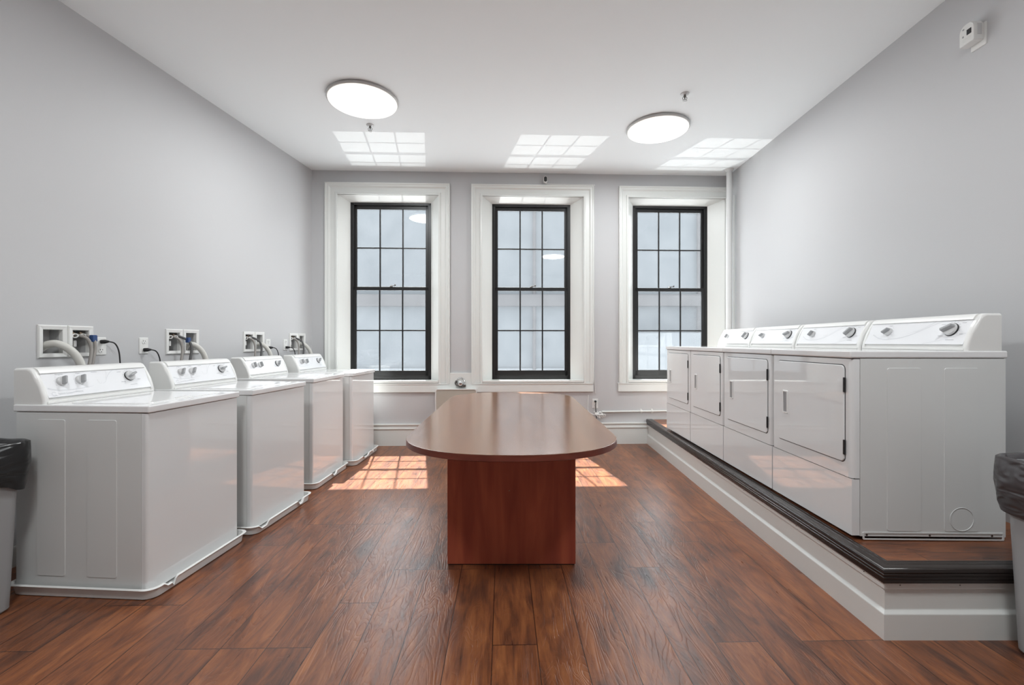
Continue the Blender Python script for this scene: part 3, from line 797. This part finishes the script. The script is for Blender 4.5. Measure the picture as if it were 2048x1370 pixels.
for k, (a, b, c) in enumerate(BOX_Y):
    nm = names[k]
    va, vb = (b, c) if k == 0 else (a, b); da, db = (a, b) if k == 0 else (b, c)
    y1, y2 = va+(vb-va)*.36, va+(vb-va)*.66
    g = 'washer supply hoses'
    sh = .03
    hose([lw(y1, 1.286, -.05), lw(y1+.015, 1.286, -.01), lw(y1+.040, 1.262, .030), lw(y1+.050, 1.20, .045), lw(y1+.030, 1.12, .06), lw(y1+.0, 1.02, .07)], .0095 if k < 2 else .009, 'grey_hose',
         'grey supply hose, left of the pair behind the %s' % nm, group=g)
    q = [lw(y2, 1.284, -.05), lw(y2+.010, 1.286, -.01), lw(y2+.030, 1.262, .030), lw(y2+.028, 1.20, .045), lw(y2+.005, 1.12, .055), lw(y2-.02, 1.02, .06)]
    if k: q = [lw(y2, 1.284, -.05), lw(y2+.02, 1.288, .0), lw(y2+.065, 1.255, .04), lw(y2+.075, 1.20, .06), lw(y2+.055, 1.12, .07), lw(y2+.03, 1.02, .07)]
    hose(q, .0095, 'grey_hose' if k == 0 else 'dark_hose', ('grey rubber supply hose with a blue tag behind the nearest washer', 'dark supply hose with a blue and white tag behind the second washer from the camera',
         'dark curved supply hose, right one of the pair behind the third washer', 'dark supply hose, right one of the pair behind the farthest washer')[k], group=g,
         collar=((q[2]+Vector((0, .0, .004))), 'blue' if k < 2 else 'black', .017 if k == 0 else (.016 if k == 1 else .008)) if k != 2 else None)
    ym = (da+db)/2
    if k == 0:
        P = [lw(ym-.02, 1.205, -.05), lw(ym-.02, 1.226, -.01), lw(ym+.0, 1.232, .035), lw(ym+.035, 1.195, .08), lw(ym+.06, 1.13, .11), lw(ym+.08, 1.02, .13)]
        rr = .022
    else:
        P = [lw(ym+.0, 1.19, -.05), lw(ym-.02, 1.222, -.01), lw(ym+.0, 1.222, .03), lw(ym+.035, 1.18, .06), lw(ym+.055, 1.12, .08), lw(ym+.07, 1.02, .09)]
        rr = .020
    hose(P, rr, 'white_hose', 'fat off-white drain hose behind the %s' % nm, name='drain_hose', group='washer drain hoses')
    
def outlet(mw_loc, rz, label, plugs):
    r = thing('electrical_outlet', label, 'power outlet', mw_loc, rz, 'duplex wall outlets')
    f = lambda u, v, d: Vector((u, -d, v))
    bm = B(); plate(bm, .070, .117, .006, .006, .003, f, 0, 0); link('cover_plate', bm, 'plastic', r)
    for z in (.029, -.029):
        bm = B(); g = lambda u, v, d: Vector((u, -.006-d, v)); plate(bm, .032, .030, .013, .002, .0006, g, 0, z)
        s = link('socket', bm, 'plastic', r)
        bm = B()
        for x, w_, h_ in ((-.007, .003, .009), (.007, .003, .007)): box(bm, x-w_/2, x+w_/2, -.0088, -.006, z+.002, z+.002+h_)
        lathe(bm, [(.003, 0), (.003, .0028)], Matrix.Translation((0, -.006, z-.008)) @ Matrix.Rotation(R(90), 4, 'X'), 8)
        link('slot', bm, 'black', s, False)
    return r
def cord(P, plug_dir, label, name='power_cord'):
    bm = B(); tube(bm, P, .0042, 8, 7, rf=None); o = link(name, bm, 'black')
    bm = B(); d = (Vector(P[1])-Vector(P[0])).normalized(); s = Vector(P[0])-d*.004
    tube(bm, [s, s+d*.022, s+d*.045], .012, 10, 4, rf=lambda t: .0135 if t < .5 else .0135-(t-.5)*.016)
    link('plug', bm, 'black', o); return tag(o, label, 'power cord', 'black washer power cords')
OUT = [(2.970, 'double outlet with a plug in its top socket, right of the nearest hook-up boxes', 1),
       (3.270, 'double outlet on the left wall between the first and second washers', -1),
       (4.622, 'double outlet to the right of the third washer hook-up boxes', -1),
       (4.905, 'double outlet tight against the left of the farthest hook-up boxes', -1)]
for k, (Y, lab, s) in enumerate(OUT):
    outlet(wallL(Y, 1.216), RL, lab, s)
    z = 1.216+.029*s
    P = [lw(Y, z, .012), lw(Y+.012, z+.001, .045), lw(Y+.035, z-.012, .068), lw(Y+.05, z-.06, .08), lw(Y+.055, z-.14, .085), lw(Y+.055, z-.24, .09)]
    cord(P, 0, ['black power cord from the outlet behind the nearest washer', 'black power cord from the outlet between the first and second washers',
                'black power cord from the outlet behind the third washer', 'black power cord from the outlet nearest the left window corner'][k])

# ---------------------------------------------------------------- far wall fittings
BT = Matrix.Translation(OB) @ Matrix.Rotation(RB, 4, 'Z')
def bp_(X, d, z): return BT @ Vector((uB(X), -d, z))
outlet(bp_(1.018, 0, .492), RB, 'double outlet low on the far wall, right of the table, with white cables below it', 1)
bm = B(); tube(bm, [bp_(1.018, .012, .521), bp_(1.018, .03, .515), bp_(1.018, .03, .45), bp_(1.024, .03, .36), bp_(1.03, .04, .27)], .005, 8, 6)
o = link('black_cable', bm, 'black')
bm = B(); lathe(bm, [(.012, 0), (.013, .02), (.008, .026)], Matrix.Translation(bp_(1.018, .007, .521)) @ Matrix.Rotation(R(90), 4, 'X'), 16); link('plug', bm, 'black', o)
tag(o, 'short black cable hanging from the outlet on the far wall', 'cable')
bm = B()
rn = random.Random(4)
for k in range(6):
    a = [bp_(1.00+.02*k, .02, .40), bp_(.99+rn.uniform(0, .12), .05, .37), bp_(1.02+rn.uniform(0, .12), .06, .34+rn.uniform(-.02, .04)), bp_(1.06+rn.uniform(0, .06), .05, .33), bp_(1.0+rn.uniform(0, .1), .04, .39)]
    tube(bm, a, .0042, 6, 5)
tube(bm, [bp_(.93, .02, .60), bp_(.925, .02, .5), bp_(.93, .03, .40), bp_(1.0, .04, .36)], .004, 6, 6)
tag(link('white_cable', bm, 'plastic'), 'tangle of thin white cables below the outlet on the far wall', 'cable')
bm = B(); tube(bm, [bp_(1.10, .016, .394), bp_(1.4, .016, .396), bp_(1.70, .016, .398), bp_(1.95, .016, .40)], .011, 12, 3)
cn = link('conduit', bm, 'trim')
for X in (1.585, 1.72):
    bm = B(); tube(bm, [bp_(X-.011, .016, .397), bp_(X+.011, .016, .397)], .0165, 14, 0); box(bm, *(lambda p: (p.x-.008, p.x+.008, p.y-.002, p.y+.004, .370, .425))(bp_(X, .004, 0)), .001)
    link('conduit_clamp', bm, 'trim', cn)
tag(cn, 'thin white conduit running low along the far wall to the platform', 'conduit')

rad = thing('radiator_cover', 'beige radiator cover with a white rim between the left and middle windows', 'radiator', BT @ Vector((uB(-.667), -.03, 0)), RB)
bm = B(); f = lambda u, v, d: Vector((u, -d, v))
plate(bm, .478, .60, .02, .085, .006, f, 0, .385); link('cover_panel', bm, 'beige', rad)
bm = B(); ring_plate(bm, .49, .61, .024, .468, .59, .018, .092, f, 0, .385); link('cover_rim', bm, 'plastic', rad)
bm = B(); box(bm, -.19, -.16, -.06, 0, 0, .09); box(bm, .16, .19, -.06, 0, 0, .09); link('leg', bm, 'beige', rad)
vb_ = thing('radiator_valve', 'dark round radiator valve in front of a white box above the beige cover', 'valve', BT @ Vector((uB(-.62), 0, .76)), RB)
bm = B(); box(bm, -.138, .138, -.030, 0, -.11, .113, .005); link('valve_box', bm, 'trim', vb_)
bm = B(); mx = Matrix.Translation((0, -.03, 0)) @ Matrix.Rotation(R(90), 4, 'X')
lathe(bm, [(.058, 0), (.062, .006), (.055, .014), (.048, .010), (.044, .004), (.050, 0)], mx, 30, False)
lathe(bm, [(.026, 0), (.026, .05), (.018, .056), (.010, .058)], mx @ Matrix.Translation((0, -.01, 0)), 20)
link('escutcheon', bm, 'chrome', vb_)
bm = B(); tube(bm, [(-.045, -.045, .02), (-.055, -.05, -.01), (-.03, -.055, -.035), (.02, -.06, -.04), (.05, -.06, -.035)], .014, 10, 4); lathe(bm, [(.020, 0), (.022, .02), (.016, .03)], Matrix.Translation((.045, -.06, -.052)), 14)
link('valve_body', bm, 'dark_metal', vb_)

cm = thing('security_camera', 'tiny white camera with a black face high above the middle window', 'camera', BT @ Vector((uB(.402), 0, 3.208)), RB)
bm = B(); lathe(bm, [(.018, 0), (.018, .02), (.008, .03)], Matrix.Translation((0, -.004, 0)) @ Matrix.Rotation(R(90), 4, 'X'), 16); link('mount', bm, 'plastic', cm)
bm = B(); plate(bm, .046, .082, .021, .028, .006, lambda u, v, d: Vector((u, -.03-d, v)), 0, .0); link('housing', bm, 'plastic', cm)
bm = B(); plate(bm, .036, .062, .017, .004, .0015, lambda u, v, d: Vector((u, -.057-d, v)), 0, .004); link('face', bm, 'black', cm)
bm = B(); tube(bm, [bp_(.402, .03, 3.17), bp_(.41, .045, 3.160), bp_(.48, .047, 3.156), bp_(.75, .047, 3.152), bp_(.96, .047, 3.156), bp_(1.005, .02, 3.15), bp_(1.006, .008, 3.10), bp_(1.003, .008, 2.4), bp_(1.006, .008, 1.6), bp_(1.003, .008, .9), bp_(1.02, .01, .62)], .0035, 6, 8)
tag(link('camera_cable', bm, 'plastic'), 'thin white cable from the small camera along and down the middle window casing', 'cable')

bm = B(); px, py = 2.585, 5.385
lathe(bm, [(.031, .30), (.031, CEIL-.0)], Matrix.Translation((px, py, 0)), 24)
pp = link('heating_pipe', bm, 'pipe')
bm = B(); lathe(bm, [(.034, CEIL-.035), (.05, CEIL-.006), (.05, CEIL-.0005)], Matrix.Translation((px, py, 0)), 24, False); link('pipe_collar', bm, 'pipe', pp)
tag(pp, 'white vertical pipe in the right far corner beside the right window', 'pipe')
bm = B(); lathe(bm, [(.013, .30), (.013, 3.0)], Matrix.Translation((2.648, 5.40, 0)), 12)  # thin vertical cylinder beside the thick corner pipe
tag(link('thin_upright', bm, 'pipe'), 'thin white upright against the right wall just behind the thick corner pipe', 'pipe')

# ---------------------------------------------------------------- alarm on the right wall
al = thing('wall_alarm', 'white wall alarm with a small black window high on the right wall', 'alarm', (Rx(2.535), 2.535, 2.945), RR)
bm = B(); plate(bm, .085, .125, .004, .006, .002, f, .012, 0-.002); link('back_plate', bm, 'plastic', al)
bm = B()
Ls = []
for d, ins in ((.006, .002), (.012, 0), (.050, 0), (.058, .004)):
    a_ = rrect(.088-2*ins, .118-2*ins, .036, 6, 0, .024); b_ = rrect(.088-2*ins, .118-2*ins, .006, 6, 0, .024)
    Ls.append([f(u, v, d) for u, v in a_[:14]+b_[14:]])   # round above, square below
loft(bm, Ls); hb = link('housing', bm, 'plastic', al)
bm = B(); plate(bm, .026, .030, .002, .002, .0005, lambda u, v, d: Vector((u, -.0575-d, v)), .014, .030); link('sensor_window', bm, 'black', hb)
bm = B(); plate(bm, .010, .008, .002, .002, .0005, lambda u, v, d: Vector((u, -.0575-d, v)), -.018, .058); plate(bm, .008, .010, .002, .002, .0005, lambda u, v, d: Vector((u, -.0575-d, v)), -.020, .018); link('slot', bm, 'knob', hb)
bm = B()
for z in (-.012, -.004, .004): box(bm, -.022, .022, -.0595, -.057, z-.0018, z+.0018, .0006, 1)
link('louvre', bm, 'plastic', hb)
bm = B(); box(bm, .0425, .046, -.042, -.018, -.005, .055, .001); link('side_slot', bm, 'knob_light', hb)

# ---------------------------------------------------------------- trash bins
def bin_and_bag(loc, rz, lab_bin, lab_bag, bagmat, seed):
    """bin centred on loc; long side along local y"""
    r = thing('trash_bin', lab_bin, 'trash bin', loc, rz, 'grey trash bins')
    H = .76; bm = B(); Lp = []
    for z, w, d in ((0, .225, .47), (.012, .245, .49), (.72, .284, .540), (.725, .294, .554), (H-.004, .296, .556), (H, .290, .550), (H, .272, .532), (.70, .262, .522), (.02, .21, .44)):
        Lp.append([Vector((x, y, z)) for x, y in rrect(w, d, .045, 6)])
    loft(bm, Lp); bd = link('bin_body', bm, 'bin', r)
    for s in (-1, 1):
        bm = B()
        P = [(s*(.1235+.0200*z/.72), y, z) for y, z in ((-.12, .08), (-.145, .62), (.145, .62), (.12, .08), (-.12, .08))]
        for a, b in zip(P, P[1:]): tube(bm, [a, b], .004, 6, 0)
        link('bin_rib', bm, 'bin', bd)
    bm = B(); rn = random.Random(seed); Lp = []; n = 12
    prof = [(-.030, .55), (-.026, .70), (-.006, H+.004), (.002, H+.016), (.014, H+.020), (.024, H+.010), (.028, H-.03), (.034, H-.07), (.026, H-.11), (.020, H-.135), (.008, H-.16)]
    for i, (o_, z) in enumerate(prof):
        pts = rrect(.294+2*o_, .554+2*o_, .05+max(o_, -.02), n); row = []
        for j, (x, y) in enumerate(dens(pts, .02)):
            v = noise.noise(Vector((x*9+seed, y*9, z*7)))*.5+noise.noise(Vector((x*24, y*24+seed, z*20)))*.35
            amp = .016 if 4 < i else .006
            nrm = Vector((x, y)).normalized()
            drop = 0
            if i >= 7: drop = (.05*noise.noise(Vector((x*5+seed*2, y*5, 0)))-.03)*(i-6)/3
            row.append(Vector((x+nrm.x*v*amp, y+nrm.y*v*amp, z+v*amp*.6+drop)))
        Lp.append(row)
    m_ = min(len(l) for l in Lp)
    vs = []
    for l in Lp: vs.append([bm.verts.new(l[int(k*len(l)/m_)]) for k in range(m_)])
    for A_, B_ in zip(vs, vs[1:]):
        for k in range(m_): bm.faces.new((A_[k], A_[(k+1) % m_], B_[(k+1) % m_], B_[k]))
    bag = link('trash_bag', bm, bagmat); bag.data.set_sharp_from_angle(angle=R(80)); bag.location = loc; bag.rotation_euler = (0, 0, rz)
    tag(bag, lab_bag, 'trash bag', 'bin liners')
def dens(base, st):
    out = []
    for i, p in enumerate(base):
        q = base[(i+1) % len(base)]; m = max(1, int(math.dist(p, q)/st))
        for k in range(m): out.append((p[0]+(q[0]-p[0])*k/m, p[1]+(q[1]-p[1])*k/m))
    return out
bin_and_bag((-2.462, 1.88, 0), R(-4), 'grey plastic trash bin at the left edge beside the nearest washer', 'black plastic liner folded over the rim of the left trash bin', 'bag', 3)
bin_and_bag((2.150, 1.592, 0), R(0), 'grey plastic trash bin at the right edge in front of the platform', 'shiny smoke-grey liner folded over the rim of the right trash bin', 'bag_grey', 11)

# ---------------------------------------------------------------- neighbouring building across the street
nb = thing('neighbouring_building', 'pale blue-grey building seen hazily through the window panes', 'building', (0, 45, -5.8))
bm = B(); box(bm, -48, 56, 0, 1.2, 0, 21.0); link('facade', bm, 'facade', nb, False)
bm = B(); box(bm, -48, 56, -.7, 0, 10.6, 11.8, .08); link('cornice', bm, 'facade_band', nb)
bm = B(); box(bm, -48, 56, -.4, 0, 3.5, 4.5, .08); link('sill_course', bm, 'facade_pale', nb)
for X in (2.2, 18.4):
    bm = B(); lathe(bm, [(.17, .2), (.17, 20.8)], Matrix.Translation((X, -.35, 0)), 12); link('downpipe', bm, 'facade_band', nb)
bm = B(); box(bm, 11.4, 33, -3, 0, 0, 7.95, .05); link('lower_wing', bm, 'facade_pale', nb)
